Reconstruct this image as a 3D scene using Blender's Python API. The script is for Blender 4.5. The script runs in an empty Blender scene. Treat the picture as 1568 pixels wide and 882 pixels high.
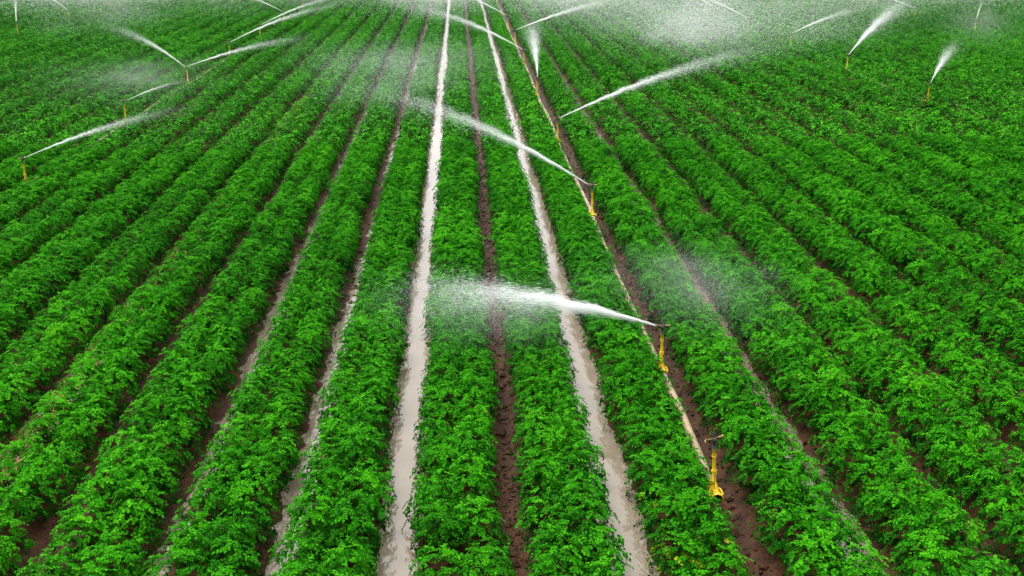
import bpy, math, random
import numpy as np
from mathutils import Vector, Matrix
rng=np.random.default_rng(7); random.seed(7)
S=bpy.context.scene; C=S.collection

# ---------------------------------------------------------------- helpers
def mat(name):
    m=bpy.data.materials.new(name); m.use_nodes=True
    return m,m.node_tree.nodes,m.node_tree.links,m.node_tree.nodes['Principled BSDF']
def new_mesh(name,verts,faces_flat,loop_counts,mats=(),smooth=False,midx=None):
    me=bpy.data.meshes.new(name)
    verts=np.asarray(verts,dtype=np.float32); faces_flat=np.asarray(faces_flat,dtype=np.int32)
    loop_counts=np.asarray(loop_counts,dtype=np.int32)
    me.vertices.add(len(verts)); me.vertices.foreach_set('co',verts.ravel())
    me.loops.add(len(faces_flat)); me.loops.foreach_set('vertex_index',faces_flat)
    me.polygons.add(len(loop_counts))
    st=np.concatenate([[0],np.cumsum(loop_counts)[:-1]]).astype(np.int32)
    me.polygons.foreach_set('loop_start',st)
    me.polygons.foreach_set('use_smooth',np.full(len(loop_counts),smooth))
    if midx is not None: me.polygons.foreach_set('material_index',np.asarray(midx,dtype=np.int32))
    me.update(calc_edges=True)
    for m in mats: me.materials.append(m)
    return me
def add(name,me,parent=None,loc=(0,0,0),rot=(0,0,0),scale=(1,1,1)):
    o=bpy.data.objects.new(name,me); C.objects.link(o)
    o.location=loc; o.rotation_euler=rot; o.scale=scale
    if parent: o.parent=parent
    return o
_tab=rng.random((256,256))
def vnoise(x,y):
    xi=np.floor(x).astype(int); yi=np.floor(y).astype(int); fx=x-xi; fy=y-yi
    fx=fx*fx*(3-2*fx); fy=fy*fy*(3-2*fy)
    a=_tab[xi%256,yi%256]; b=_tab[(xi+1)%256,yi%256]; c=_tab[xi%256,(yi+1)%256]; d=_tab[(xi+1)%256,(yi+1)%256]
    return (a*(1-fx)+b*fx)*(1-fy)+(c*(1-fx)+d*fx)*fy-.5

F0=-0.55; SP=0.9
def ground_z(x,y):
    u=(x-F0)/SP; k=np.round(u)
    d=np.abs(u-k)*SP+0.06*vnoise(x*1.3+k*13.7,y*2.6)+0.03*vnoise(x*5+3,y*7)
    d=np.clip(d,0,.45)
    prof=0.17*(0.5-0.5*np.cos(2*np.pi*d/SP))
    wet=(np.abs(k)<.1)|(np.abs(k-2)<.1)
    amp=np.where(wet,.6,1.3)
    z=prof+amp*(0.034*vnoise(x*9,y*9)*np.clip(d/.16,.3,1)+0.026*vnoise(x*22,y*22)*np.clip(d/.12,.35,1))
    z+=0.016*vnoise(k*7.3+.5,y*.55)+0.010*vnoise(k*3.1+9,y*1.7)
    z+=np.where(np.abs(k+1)<.1,np.clip((y-11)*.012,0,.022),0)
    return z

# ---------------------------------------------------------------- materials
soil,n,l,p=mat('wet_soil')
geo=n.new('ShaderNodeNewGeometry'); sep=n.new('ShaderNodeSeparateXYZ'); l.new(geo.outputs['Position'],sep.inputs[0])
n1=n.new('ShaderNodeTexNoise'); n1.inputs['Scale'].default_value=7; n1.inputs['Detail'].default_value=6; n1.inputs['Roughness'].default_value=.7
l.new(geo.outputs['Position'],n1.inputs['Vector'])
cr=n.new('ShaderNodeValToRGB'); cr.color_ramp.elements[0].position=.3; cr.color_ramp.elements[0].color=(.014,.006,.002,1)
cr.color_ramp.elements[1].position=.72; cr.color_ramp.elements[1].color=(.095,.040,.016,1)
l.new(n1.outputs['Fac'],cr.inputs[0])
mr=n.new('ShaderNodeMapRange'); mr.inputs['From Min'].default_value=.02; mr.inputs['From Max'].default_value=.10
mr.inputs['To Min'].default_value=.5; mr.inputs['To Max'].default_value=.9; l.new(sep.outputs['Z'],mr.inputs['Value'])
l.new(mr.outputs[0],p.inputs['Roughness']); l.new(cr.outputs[0],p.inputs['Base Color']); p.inputs['Specular IOR Level'].default_value=.12
n2=n.new('ShaderNodeTexNoise'); n2.inputs['Scale'].default_value=45; n2.inputs['Detail'].default_value=4
l.new(geo.outputs['Position'],n2.inputs['Vector'])
bp=n.new('ShaderNodeBump'); bp.inputs['Strength'].default_value=.9; bp.inputs['Distance'].default_value=.02
l.new(n2.outputs['Fac'],bp.inputs['Height']); l.new(bp.outputs[0],p.inputs['Normal'])

def water_mat(name,c1,c2):
    m,n,l,p=mat(name)
    geo=n.new('ShaderNodeNewGeometry')
    a=n.new('ShaderNodeTexNoise'); a.inputs['Scale'].default_value=1.6; a.inputs['Detail'].default_value=5; l.new(geo.outputs['Position'],a.inputs['Vector'])
    mx=n.new('ShaderNodeMix'); mx.data_type='RGBA'; mx.inputs[6].default_value=c1; mx.inputs[7].default_value=c2
    l.new(a.outputs['Fac'],mx.inputs[0]); l.new(mx.outputs[2],p.inputs['Base Color'])
    p.inputs['Roughness'].default_value=.03; p.inputs['IOR'].default_value=1.6
    b=n.new('ShaderNodeTexNoise'); b.inputs['Scale'].default_value=14; b.inputs['Detail'].default_value=3; l.new(geo.outputs['Position'],b.inputs['Vector'])
    bp=n.new('ShaderNodeBump'); bp.inputs['Strength'].default_value=.12; bp.inputs['Distance'].default_value=.01
    l.new(b.outputs['Fac'],bp.inputs['Height']); l.new(bp.outputs[0],p.inputs['Normal'])
    return m
w_pale=water_mat('muddy_water',(.16,.125,.085,1),(.27,.225,.165,1))
w_brown=water_mat('brown_water',(.18,.10,.03,1),(.28,.18,.07,1))
w_mid=water_mat('silty_water',(.13,.09,.065,1),(.22,.17,.13,1))

def leaf_mat(name,trans):
    m,n,l,p=mat(name)
    at=n.new('ShaderNodeAttribute'); at.attribute_name='leaf_tone_shade'  # per-leaf tone, with canopy shade painted in by height
    oi=n.new('ShaderNodeObjectInfo')
    geo=n.new('ShaderNodeNewGeometry')
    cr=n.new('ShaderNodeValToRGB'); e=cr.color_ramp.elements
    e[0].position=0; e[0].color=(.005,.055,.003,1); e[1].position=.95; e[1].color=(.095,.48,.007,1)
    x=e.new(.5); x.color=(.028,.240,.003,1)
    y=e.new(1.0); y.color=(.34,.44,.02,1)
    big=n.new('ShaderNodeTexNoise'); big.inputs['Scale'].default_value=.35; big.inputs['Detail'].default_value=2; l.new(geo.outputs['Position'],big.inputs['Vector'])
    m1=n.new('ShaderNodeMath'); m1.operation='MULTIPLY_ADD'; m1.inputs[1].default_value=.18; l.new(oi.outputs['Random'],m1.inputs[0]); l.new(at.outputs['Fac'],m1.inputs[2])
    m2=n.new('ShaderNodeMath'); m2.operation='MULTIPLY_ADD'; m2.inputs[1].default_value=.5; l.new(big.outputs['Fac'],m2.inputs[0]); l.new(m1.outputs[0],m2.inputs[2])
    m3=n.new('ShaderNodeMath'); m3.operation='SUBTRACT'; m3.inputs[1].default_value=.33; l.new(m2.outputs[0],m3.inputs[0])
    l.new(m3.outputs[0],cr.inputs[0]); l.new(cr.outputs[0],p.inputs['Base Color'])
    p.inputs['Roughness'].default_value=.6; p.inputs['Specular IOR Level'].default_value=.04
    if trans:
        tr=n.new('ShaderNodeBsdfTranslucent'); l.new(cr.outputs[0],tr.inputs['Color'])
        ms=n.new('ShaderNodeMixShader'); ms.inputs[0].default_value=trans
        l.new(p.outputs[0],ms.inputs[1]); l.new(tr.outputs[0],ms.inputs[2])
        l.new(ms.outputs[0],n['Material Output'].inputs[0])
    return m
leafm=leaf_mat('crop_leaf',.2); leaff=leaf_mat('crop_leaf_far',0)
def simple(name,col,rough=.5,metal=0,var=.25,scale=20):
    m,n,l,p=mat(name)
    tc=n.new('ShaderNodeTexCoord'); a=n.new('ShaderNodeTexNoise'); a.inputs['Scale'].default_value=scale; a.inputs['Detail'].default_value=6
    l.new(tc.outputs['Object'],a.inputs['Vector'])
    mx=n.new('ShaderNodeMix'); mx.data_type='RGBA'; mx.inputs[6].default_value=tuple(c*(1-var) for c in col)+(1,); mx.inputs[7].default_value=tuple(min(1,c*(1+var)) for c in col)+(1,)
    l.new(a.outputs['Fac'],mx.inputs[0]); l.new(mx.outputs[2],p.inputs['Base Color'])
    p.inputs['Roughness'].default_value=rough; p.inputs['Metallic'].default_value=metal
    return m
yellow=simple('yellow_plastic',(.76,.50,.012),.4,0,.15)
black=simple('black_plastic',(.02,.02,.02),.4)
brass=simple('brass',(.35,.25,.10),.35,.8)
alu=simple('weathered_aluminium_pipe',(.30,.225,.125),.42,.2,.45,5)

# ---------------------------------------------------------------- ground
xs=np.concatenate([np.arange(-48,-6,.1),np.arange(-6,7,.04),np.arange(7,50,.1)])
ys=np.concatenate([np.arange(1,16,.05),np.arange(16,40,.13),np.arange(40,92,.35)])
X,Y=np.meshgrid(xs,ys); Z=ground_z(X,Y)
nx,ny=len(xs),len(ys)
V=np.stack([X,Y,Z],-1).reshape(-1,3)
I=np.arange(nx*ny).reshape(ny,nx)
Fq=np.stack([I[:-1,:-1],I[:-1,1:],I[1:,1:],I[1:,:-1]],-1).reshape(-1,4)
add('ground',new_mesh('ground',V,Fq.ravel(),np.full(len(Fq),4),[soil],True))
far,n,l,p=mat('distant_field')
a=n.new('ShaderNodeTexNoise'); a.inputs['Scale'].default_value=.05; a.inputs['Detail'].default_value=6
g=n.new('ShaderNodeNewGeometry'); l.new(g.outputs['Position'],a.inputs['Vector'])
cr=n.new('ShaderNodeValToRGB'); cr.color_ramp.elements[0].color=(.02,.12,.01,1); cr.color_ramp.elements[1].color=(.05,.22,.02,1)
l.new(a.outputs['Fac'],cr.inputs[0]); l.new(cr.outputs[0],p.inputs['Base Color']); p.inputs['Roughness'].default_value=.9
o=3000; x0,x1,y0,y1=-47.9,49.8,1.05,91.5
V=[(-o,-o,.02),(o,-o,.02),(o,o,.02),(-o,o,.02),(x0,y0,.02),(x1,y0,.02),(x1,y1,.02),(x0,y1,.02)]
add('distant_terrain',new_mesh('distant_terrain',V,[0,1,5,4,1,2,6,5,2,3,7,6,3,0,4,7],[4]*4,[far]))

# loose soil clods lying in the furrows near by
bpy.ops.mesh.primitive_ico_sphere_add(subdivisions=1,radius=1); t=bpy.context.object
iv=np.array([v.co[:] for v in t.data.vertices]); iff=np.array([list(q.vertices) for q in t.data.polygons]); bpy.data.objects.remove(t)
nc=10000; kk=rng.choice([-7,-6,-5,-3,-2,-1,1,1,1,1,3,3,3,4,5,6,7],nc); cx=F0+SP*kk+rng.normal(0,.10,nc); cy=3+22*rng.random(nc)**1.5
cz=ground_z(cx,cy); cs=rng.gamma(2.2,.0055,nc)+.005
vv=iv[None]*cs[:,None,None]*rng.uniform(.6,1.25,(nc,len(iv),1))*np.array([1,1,.75])+np.stack([cx,cy,cz],-1)[:,None]
ff=iff[None]+(np.arange(nc)*len(iv))[:,None,None]
add('soil_clods',new_mesh('soil_clods',vv.reshape(-1,3),ff.ravel(),np.full(nc*len(iff),3),[soil]))

# ---------------------------------------------------------------- furrow water
def water_strip(k,y0,y1,zl,m,hw=.30):
    xc=F0+SP*k; yy=np.arange(y0,y1,1.0)
    V=[];Fs=[]
    for i,y in enumerate(yy):
        V+= [(xc-hw,y,zl),(xc+hw,y,zl)]
        if i: Fs+=[2*i-2,2*i-1,2*i+1,2*i]
    add('furrow_water',new_mesh('furrow_water',V,Fs,[4]*(len(yy)-1),[m]))
water_strip(0,1.5,90,.050,w_pale)
water_strip(2,1.5,90,.052,w_pale)
water_strip(-1,1.5,60,.020,w_pale)
water_strip(-2,1.5,90,.010,w_pale)
water_strip(-4,1.5,60,.040,w_brown)
water_strip(4,1.5,60,.024,w_mid)

# ---------------------------------------------------------------- crop plants
def make_plant(i,r=.20,h=.32,nleaf=128,big=1.0,qs=(.010,-.010,-.028),yel=0,m=None):
    rg=np.random.default_rng(100+i)
    verts=[];faces=[];val=[]
    base=np.array([[0,0,0],[-.34,.28,.10],[-.29,.70,.08],[0,1,-.12],[.29,.70,.08],[.34,.28,.10]])
    if big>1: base=np.array([[0,0,0],[-.5,.5,.12],[0,1,-.10],[.5,.5,.12]])
    nb=len(base)
    lobes=[(rg.uniform(0,6.28),rg.uniform(.05,.2)) for _ in range(4)]
    for j in range(nleaf):
        az=rg.uniform(0,2*math.pi)
        cz=min(1,max(0,rg.uniform(-.12,1))); el=math.asin(cz); rr=rg.uniform(.74,1.07)
        bump=1+sum(a*math.cos(2*(az-b)) for b,a in lobes)*.3
        pt=np.array([r*math.cos(el)*math.cos(az)*rr*bump,r*math.cos(el)*math.sin(az)*rr*bump,.03+h*(math.sin(el)**.75)*rr])
        nrm=np.array([math.cos(az)*math.cos(el),math.sin(az)*math.cos(el),math.sin(el)+.5])+rg.normal(0,.26,3); nrm/=np.linalg.norm(nrm)
        a2=az+rg.normal(0,.8); ax=np.array([math.cos(a2),math.sin(a2),rg.uniform(-.5,.1)]); ax-=nrm*ax.dot(nrm); ax/=np.linalg.norm(ax)
        side=np.cross(ax,nrm)
        L=rg.uniform(.019,.030)*big; lf=min(.74,rg.uniform(.10,.52)+.60*(pt[2]/h-.62)+.3*(rr-.9))  # random leaf tone plus painted shade: low and inner leaves darker, top lighter
        if rg.random()<yel: lf=1.2
        specs=[(0,.026*big,1.2)]
        for q in qs:
            specs+=[(1,q,.95),(-1,q,.95)]
        for sgn,off,sc in specs:
            ang=sgn*rg.uniform(.8,1.2); d=ax*math.cos(ang)+side*math.sin(ang)
            nn=nrm+rg.normal(0,.25,3); nn-=d*nn.dot(d); nn/=np.linalg.norm(nn)
            s=np.cross(d,nn); LL=L*sc
            o=pt+ax*off+rg.normal(0,.003,3)
            b=len(verts)
            for v in base: verts.append(o+s*v[0]*LL*1.0+d*v[1]*LL+nn*v[2]*LL*1.3)
            faces+=[b,b+1,b+2,b+3] if nb==4 else [b,b+1,b+2,b+3,b,b+3,b+4,b+5]
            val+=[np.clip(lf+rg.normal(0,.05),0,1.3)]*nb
    nf=len(faces)//4
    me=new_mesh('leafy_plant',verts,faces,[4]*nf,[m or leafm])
    at=me.attributes.new('leaf_tone_shade','FLOAT','POINT'); at.data.foreach_set('value',np.array(val,dtype=np.float32))
    return me
pc=bpy.data.collections.new('crop_plants')
NV=7; NL=5
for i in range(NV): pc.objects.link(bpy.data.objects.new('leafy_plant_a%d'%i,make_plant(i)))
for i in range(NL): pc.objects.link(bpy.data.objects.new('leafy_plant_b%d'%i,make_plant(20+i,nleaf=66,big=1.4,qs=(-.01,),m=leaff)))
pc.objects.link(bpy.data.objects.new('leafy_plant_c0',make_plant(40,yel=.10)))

P=[];SC=[];RT=[];ID=[]
def edge_y(x): return np.where(x>27,58-(x-27)*.9,74)
for b in range(-52,56):
    xc=F0+SP*(b+.5)
    y=np.concatenate([np.arange(2.2,22,.14),np.arange(22,74,.165)])
    keep=(np.abs(xc-.05*y)<(.54*y+3.5))&(y<edge_y(np.full_like(y,xc)))
    y=y[keep]
    if len(y)==0: continue
    m=len(y)
    lft=.130 if b in (0,2) else .165
    rgt=.130 if b in (-1,1) else .165
    if b==2: rgt=.112
    if b==3: lft=.132
    gr=-np.clip((y-14)/20,0,1)*(.030 if abs(xc)>7 else .012)
    if b in (-1,0,1,2): gr=gr-np.clip((y-14)/20,0,1)*.004
    par=np.arange(m)%2==0
    lat=np.where(par,rgt+gr,-lft-gr)+rng.normal(0,.018,m)
    wob=.04*vnoise(np.full(m,b*5.3),y*.8)
    x=xc+lat+wob
    yj=y+rng.normal(0,.03,m)
    s=1.03+.15*vnoise(np.full(m,b*2.7+40),y*1.5)+.16*vnoise(np.full(m,b*9.1+80),y*.45)+rng.normal(0,.04,m)
    gap=rng.random(m)<.005
    s=np.where(gap,s*.6,s)
    z=ground_z(x,yj)-.02
    idx=np.where(y<20,rng.integers(0,NV,m),NV+rng.integers(0,NL,m))
    if b==2: idx=np.where((y>5.6)&(y<7.0)&(rng.random(m)<.35),NV+NL,idx)
    P.append(np.stack([x,yj,z],-1)); 
    SC.append(np.stack([s,s,s*rng.uniform(.93,1.07,m)],-1))
    RT.append(np.stack([rng.normal(0,.1,m),rng.normal(0,.1,m),rng.uniform(0,6.28,m)],-1))
    ID.append(idx)
P=np.concatenate(P);SC=np.concatenate(SC);RT=np.concatenate(RT);ID=np.concatenate(ID)
me=bpy.data.meshes.new('crop_rows'); me.vertices.add(len(P)); me.vertices.foreach_set('co',P.astype(np.float32).ravel())
for nm,tp,dat,key in (('scl','FLOAT_VECTOR',SC,'vector'),('rot','FLOAT_VECTOR',RT,'vector')):
    a=me.attributes.new(nm,tp,'POINT'); a.data.foreach_set(key,dat.astype(np.float32).ravel())
a=me.attributes.new('idx','INT','POINT'); a.data.foreach_set('value',ID.astype(np.int32))
crop=add('crop_rows',me)
ng=bpy.data.node_groups.new('plant_instancer','GeometryNodeTree')
ng.interface.new_socket('Geometry',in_out='INPUT',socket_type='NodeSocketGeometry')
ng.interface.new_socket('Geometry',in_out='OUTPUT',socket_type='NodeSocketGeometry')
N=ng.nodes;Lk=ng.links
gi=N.new('NodeGroupInput');go=N.new('NodeGroupOutput')
m2p=N.new('GeometryNodeMeshToPoints'); iop=N.new('GeometryNodeInstanceOnPoints'); ci=N.new('GeometryNodeCollectionInfo')
ci.inputs['Collection'].default_value=pc; ci.inputs['Separate Children'].default_value=True; ci.inputs['Reset Children'].default_value=True
iop.inputs['Pick Instance'].default_value=True
def na(nm,t):
    q=N.new('GeometryNodeInputNamedAttribute'); q.data_type=t; q.inputs['Name'].default_value=nm; return q.outputs['Attribute']
Lk.new(gi.outputs[0],m2p.inputs[0]); Lk.new(m2p.outputs[0],iop.inputs['Points']); Lk.new(ci.outputs[0],iop.inputs['Instance'])
Lk.new(na('idx','INT'),iop.inputs['Instance Index']); Lk.new(na('rot','FLOAT_VECTOR'),iop.inputs['Rotation']); Lk.new(na('scl','FLOAT_VECTOR'),iop.inputs['Scale'])
Lk.new(iop.outputs[0],go.inputs[0])
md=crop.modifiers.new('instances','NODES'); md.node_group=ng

# ---------------------------------------------------------------- pipes and sprinklers
class MB:
    def __init__(s): s.v=[];s.f=[];s.c=[];s.m=[]
    def tube(s,pts,rad,mi,seg=14,caps=True):
        pts=[Vector(q) for q in pts]; rings=[]
        for i,q in enumerate(pts):
            d=(pts[min(i+1,len(pts)-1)]-pts[max(i-1,0)]); d.normalize()
            up=Vector((0,0,1)) if abs(d.z)<.9 else Vector((1,0,0))
            a=d.cross(up).normalized(); b=a.cross(d); r=rad[i] if hasattr(rad,'__len__') else rad
            st=len(s.v)
            for j in range(seg):
                t=2*math.pi*j/seg; s.v.append(tuple(q+(a*math.cos(t)+b*math.sin(t))*r))
            rings.append(st)
        for i in range(len(rings)-1):
            for j in range(seg):
                j2=(j+1)%seg; s.f+=[rings[i]+j,rings[i]+j2,rings[i+1]+j2,rings[i+1]+j]; s.c.append(4); s.m.append(mi)
        if caps:
            s.f+=[rings[0]+j for j in range(seg)]; s.c.append(seg); s.m.append(mi)
            s.f+=[rings[-1]+j for j in reversed(range(seg))]; s.c.append(seg); s.m.append(mi)
    def mesh(s,name,mats,smooth=True):
        me=new_mesh(name,s.v,s.f,s.c,mats,smooth,s.m); return me
mb=MB()
mb.tube([(0,-.112,0),(0,-.108,0),(0,-.09,0),(0,-.088,0)],[.042,.048,.048,.040],0,20)
mb.tube([(0,.06,0),(0,.064,0),(0,.085,0),(0,.088,0)],[.040,.048,.048,.040],0,20)
mb.tube([(0,-.089,0),(0,.065,0)],.0405,0,20)
mb.tube([(0,-.116,0),(0,-.113,0)],[.033,.033],1,20)
mb.tube([(0,0,.02),(0,0,.05),(0,0,.055),(0,0,.09)],[.030,.028,.022,.018],0)
mb.tube([(0,0,.09),(0,0,.37)],[.0145,.012],0)
mb.tube([(0,-.09,.038),(0,-.018,.17)],.006,0,8); mb.tube([(0,.075,.038),(0,.016,.17)],.006,0,8)
mb.tube([(0,0,.16),(0,0,.182)],.021,0); mb.tube([(0,0,.30),(0,0,.318)],.018,0,6)
mb.tube([(.036,0,.025),(.046,-.03,.03),(.05,-.08,.015)],.007,0,8)
mb.tube([(-.036,0,.025),(-.046,-.03,.03),(-.05,-.08,.015)],.007,0,8)
riser_me=mb.mesh('riser',[yellow,black])
hb=MB()
hb.tube([(0,0,.37),(0,0,.385),(0,0,.39),(0,0,.43)],[.018,.018,.012,.012],0)
hb.tube([(-.018,0,.425),(.045,0,.444),(.06,0,.449)],[.013,.011,.006],0)
hb.tube([(.012,0,.43),(.022,0,.455),(.014,0,.492),(0,0,.50),(-.014,0,.49),(-.020,0,.455),(-.012,0,.43)],.0045,0,6)
hb.tube([(0,0,.43),(0,0,.50)],.003,0,6)
for i in range(5): hb.tube([(0,0,.462+.006*i),(0,0,.464+.006*i)],.009,0,10)
hb.tube([(-.055,.004,.452),(-.02,.006,.455),(.03,.010,.457),(.066,.004,.455)],[.006,.004,.004,.008],1,6)
hb.tube([(-.07,.004,.452),(-.05,.004,.452)],[.011,.009],1,8)
hb.tube([(.062,.0,.456),(.078,-.004,.448),(.082,.01,.44)],[.008,.007,.004],1,6)
head_me=hb.mesh('impact_head',[black,brass])

def pipe_line(x,z,y0,y1,name='irrigation_pipe'):
    b=MB(); ys=np.arange(y0,y1,1.4)
    pts=[(x+.02*math.sin(q*.9),q,z+.012*math.sin(q*1.7)) for q in ys]
    pts[0]=(x,y0,z)
    b.tube(pts,.0385,0,16)
    return add(name,b.mesh(name,[alu]))
def sprinkler(x,y,z,az,tilt=(0,0)):
    e=bpy.data.objects.new('irrigation_sprinkler',None); C.objects.link(e); e.location=(x+.02*math.sin(y*.9)*(y>8),y,z+.012*math.sin(y*1.7)*(y>8)); e.rotation_euler=(tilt[0],tilt[1],0); e.empty_display_size=.2
    s=1.10
    add('riser',riser_me,e,scale=(s,s,s)); add('impact_head',head_me,e,rot=(0,0,math.radians(az)),scale=(s,s,s))
    return e
PX=2.02; PZ=.26
main_y=[6.98,9.33,15.0,20.5,26.1,31.7,37.3,42.9,48.5,54.1]
# ---- sprays
sprm,n,l,p=mat('water_droplets')
n.remove(p); df=n.new('ShaderNodeBsdfDiffuse'); df.inputs[0].default_value=(.93,.94,.94,1); tl=n.new('ShaderNodeBsdfTranslucent'); tl.inputs[0].default_value=(.93,.94,.94,1)
ms=n.new('ShaderNodeMixShader'); ms.inputs[0].default_value=.5; l.new(df.outputs[0],ms.inputs[1]); l.new(tl.outputs[0],ms.inputs[2]); l.new(ms.outputs[0],n['Material Output'].inputs[0])
def spray_mesh(seed,R,a,bq,Nn,sig,wid,pexp=1.0,core=1.2,drop=1.0):
    rg=np.random.default_rng(seed)
    s=R*rg.random(Nn)**pexp
    s=np.where(rg.random(Nn)<.7,s,R*rg.random(Nn)**.6)
    tail=np.clip(s/R,0,1)
    spd=1-np.abs(rg.normal(0,.10,Nn))*tail*drop
    s0=s; s=s*spd*(1+.20*np.abs(rg.normal(0,1,Nn))*tail**2)
    zz=a*s-bq*s*s/np.maximum(spd,.4)**2
    sg=.003+sig*(s0/R)**1.5*(1+.6*np.abs(rg.normal(0,1,Nn)))
    ph=rg.normal(0,.4,Nn)
    yy=rg.normal(0,1,Nn)*sg+.25*np.sin(s0*9+ph)*sg; zz=zz+rg.normal(0,1,Nn)*sg*.6+.3*np.sin(s0*13+ph)*sg-np.abs(rg.normal(0,1,Nn))**1.5*sg*drop*.8
    slope=a-2*bq*s
    d=np.stack([np.ones(Nn),rg.normal(0,.05,Nn)+yy*.1,slope+rg.normal(0,.08,Nn)-.15*(s0/R)],-1); d/=np.linalg.norm(d,axis=1)[:,None]
    q=rg.normal(0,1,(Nn,3)); q-=d*np.sum(q*d,1)[:,None]; q/=np.linalg.norm(q,axis=1)[:,None]
    c=np.stack([s,yy,zz],-1)
    tl=np.clip(s0/R,0,1)
    ln=rg.uniform(.02,.08,Nn)*(1.2-1.15*tl); w=wid*rg.uniform(.5,1.3,Nn)
    v=np.stack([c-d*ln[:,None],c+q*w[:,None]*.5,c+d*ln[:,None],c-q*w[:,None]*.5],1).reshape(-1,3)
    f=np.arange(4*Nn)
    m=MB(); xs=np.linspace(0,core,9); m.tube([(x,0,a*x-bq*x*x) for x in xs],[.003+.002*(i/8)*(1 if i<8 else .1) for i in range(9)],0,8)
    v=np.concatenate([v,np.array(m.v)]); f=np.concatenate([f,np.array(m.f)+4*Nn]); cn=[4]*Nn+m.c
    return new_mesh('water_spray',v,f,cn,[sprm])
sp_short=spray_mesh(1,2.25,.31,.055,21000,.10,.0016,1.1,.6,.7)
sp_long=spray_mesh(2,5.2,.46,.034,17000,.14,.0020,1.1,1.2,.8)
sp_thin=spray_mesh(3,4.6,.40,.03,9000,.09,.0023,1.2,1.5,.6)
sp_plume=spray_mesh(4,3.6,.66,.06,22000,.20,.0030,.95,.8,.8)
sp_flat=spray_mesh(5,5.6,.29,.018,15000,.12,.0021,1.15,1.5,.7)
SPR={'s':sp_short,'l':sp_long,'t':sp_thin,'p':sp_plume,'f':sp_flat}
def spray(x,y,z,az,kind,sc=1):
    r=math.radians(az); h=.449*1.10
    add('water_spray',SPR[kind],None,(x+.066*math.cos(r),y+.066*math.sin(r),z+h),(0,0,r),(sc,sc,sc))
pipe_line(PX,PZ,6.92,66)
main=[(None,200,0),('s',174,1),('l',147,.85),('f',30,1.05),('p',90,.8),('l',150,.9),('f',30,1),('t',140,1),(None,45,1),(None,130,1)]
for y,(k,az,sc) in zip(main_y,main):
    sprinkler(PX,y,PZ,az,(0.0,-.06) if y<8 else (0,-.02))
    if k: spray(PX,y,PZ,az,k,sc)
def line(x,y0,items):
    pipe_line(x,.13,y0-.1,y0+5.7*len(items)+5)
    for i,(k,az,sc) in enumerate(items):
        y=y0+5.7*i; sprinkler(x,y,.16,az,(random.gauss(0,.03),random.gauss(0,.03)))
        if k: spray(x,y,.16,az,k,sc)
line(-7.8,17.8,[('f',40,.5),('t',32,.3),('l',142,.68),('t',36,.9),('t',38,.8),('t',150,.6),(None,140,.8)])
spray(-7.8,29.2,.16,28,'f',.6)
line(12.05,25.2,[('p',50,.55),('p',40,.95),('f',32,.7),('t',128,.7),('t',132,.8),('t',60,.9)])
line(21.1,40.9,[('t',60,.6),('t',160,.9),('p',50,.8)])
line(-17.7,42.0,[('t',110,.8),('t',140,.8),('t',45,.8)])

# ---------------------------------------------------------------- drifting mist made of very fine droplets
def puff_mesh(seed,Nn=100000,size=.0038):
    rg=np.random.default_rng(seed)
    nb=46; bc=rg.normal(0,.33,(nb,3)); bc[:,0]+=.15*bc[:,2]; bs=rg.uniform(.10,.26,nb); bw=rg.uniform(.2,1,nb); bw/=bw.sum()
    i=rg.choice(nb,Nn,p=bw)
    c=bc[i]+rg.normal(0,1,(Nn,3))*bs[i][:,None]
    wide=rg.random(Nn)<.35; c[wide]=rg.normal(0,.45,(wide.sum(),3))
    a=rg.normal(0,1,(Nn,3)); a/=np.linalg.norm(a,axis=1)[:,None]; b=rg.normal(0,1,(Nn,3)); b-=a*np.sum(a*b,1)[:,None]; b/=np.linalg.norm(b,axis=1)[:,None]
    w=(size*rg.uniform(.6,1.3,Nn))[:,None]
    v=np.stack([c-a*w,c+b*w,c+a*w],1).reshape(-1,3)
    return new_mesh('mist',v,np.arange(3*Nn),np.full(Nn,3),[sprm])
puffs=[puff_mesh(s) for s in (11,12,13)]
near_puff=puff_mesh(14,80000,.0017)
fine_puff=puff_mesh(15,70000,.0026)
def mist(x,y,z,rx,ry,rz,me=None,rot=None):
    add('mist',me or random.choice(puffs),None,(x,y,z),(0,0,math.radians(random.uniform(-25,25) if rot is None else rot)),(rx,ry,rz))
mist(-.1,9.45,1.0,1.1,.8,.32,near_puff,0)
mist(.5,9.4,.9,1.0,.8,.26,near_puff,40)
mist(2.6,10.6,.75,1.3,1.6,.35,near_puff,0)
mist(-1.3,19.3,2.0,2.2,1.6,.7,fine_puff)
mist(8.8,27.0,2.3,4.0,3,1.2,fine_puff)
mist(6.6,29.0,2.0,3.0,3,1.3)
mist(3.6,33,2.4,2.4,3,1.5)
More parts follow.
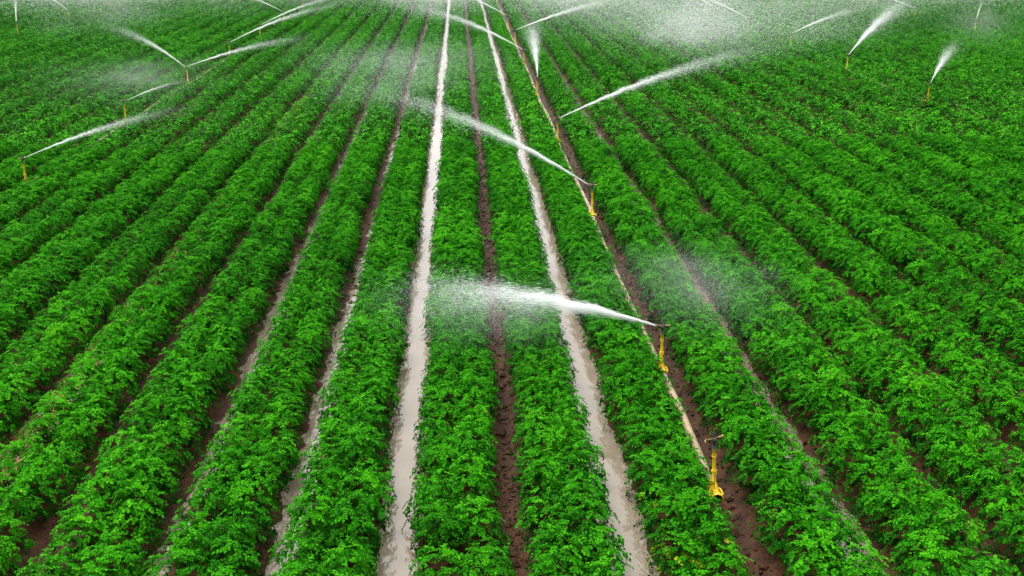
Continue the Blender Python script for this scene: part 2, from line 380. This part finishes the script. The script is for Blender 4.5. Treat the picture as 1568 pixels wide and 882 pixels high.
mist(19,44,2.8,6,5,2.3); mist(22,47,2.5,7,5,2.2); mist(16,41,2.8,3.5,4,1.5); mist(21,45,3.2,5,4,1.8)
mist(-1,40,2.4,4.0,4,1.6); mist(1,48,2.5,6,5,2)
mist(-10.5,31,2.4,3.0,2.3,1.1,fine_puff)
mist(-7,22,1.4,2.2,2,.6,near_puff)
mist(13.8,26.5,2.0,1.6,1.4,.7,near_puff)
mist(-8,45,2.2,5,5,1.6,fine_puff); mist(-19,47,2.2,6,5,1.8)
for i in range(12): mist(-32+6.2*i,random.uniform(52,59),2.0,7,5,2.0)
for i in range(12): mist(-35+7*i,random.uniform(58,68),2.6,9,5,2.4)

# ---------------------------------------------------------------- light, sky, camera
W=bpy.data.worlds.new('World'); S.world=W; W.use_nodes=True; n=W.node_tree.nodes; l=W.node_tree.links
sk=n.new('ShaderNodeTexSky'); sk.sky_type='NISHITA'; sk.sun_disc=False; EL=62; AZ=-35
sk.sun_elevation=math.radians(EL); sk.sun_rotation=math.radians(AZ); sk.dust_density=4; sk.air_density=1
hs=n.new('ShaderNodeHueSaturation'); hs.inputs['Saturation'].default_value=.1; hs.inputs['Value'].default_value=2.5
l.new(sk.outputs[0],hs.inputs['Color']); l.new(hs.outputs[0],n['Background'].inputs['Color']); n['Background'].inputs['Strength'].default_value=.15
sl=bpy.data.lights.new('sun','SUN'); sl.energy=1.4; sl.angle=math.radians(18); sl.color=(1,.97,.92)
so=add('sun',sl); 
azr=math.radians(AZ); d=Vector((math.sin(azr)*math.cos(math.radians(EL)),math.cos(azr)*math.cos(math.radians(EL)),math.sin(math.radians(EL))))
so.rotation_euler=d.to_track_quat('Z','Y').to_euler()
cam=bpy.data.cameras.new('camera'); cam.lens=35; cam.sensor_width=36; cam.clip_end=5000; cam.clip_start=.1
co=add('camera',cam,None,(0,0,4.70),(math.radians(90-20.57),0,math.radians(-2.95))); S.camera=co
S.view_settings.view_transform='Standard'; S.view_settings.look='None'; S.view_settings.exposure=0
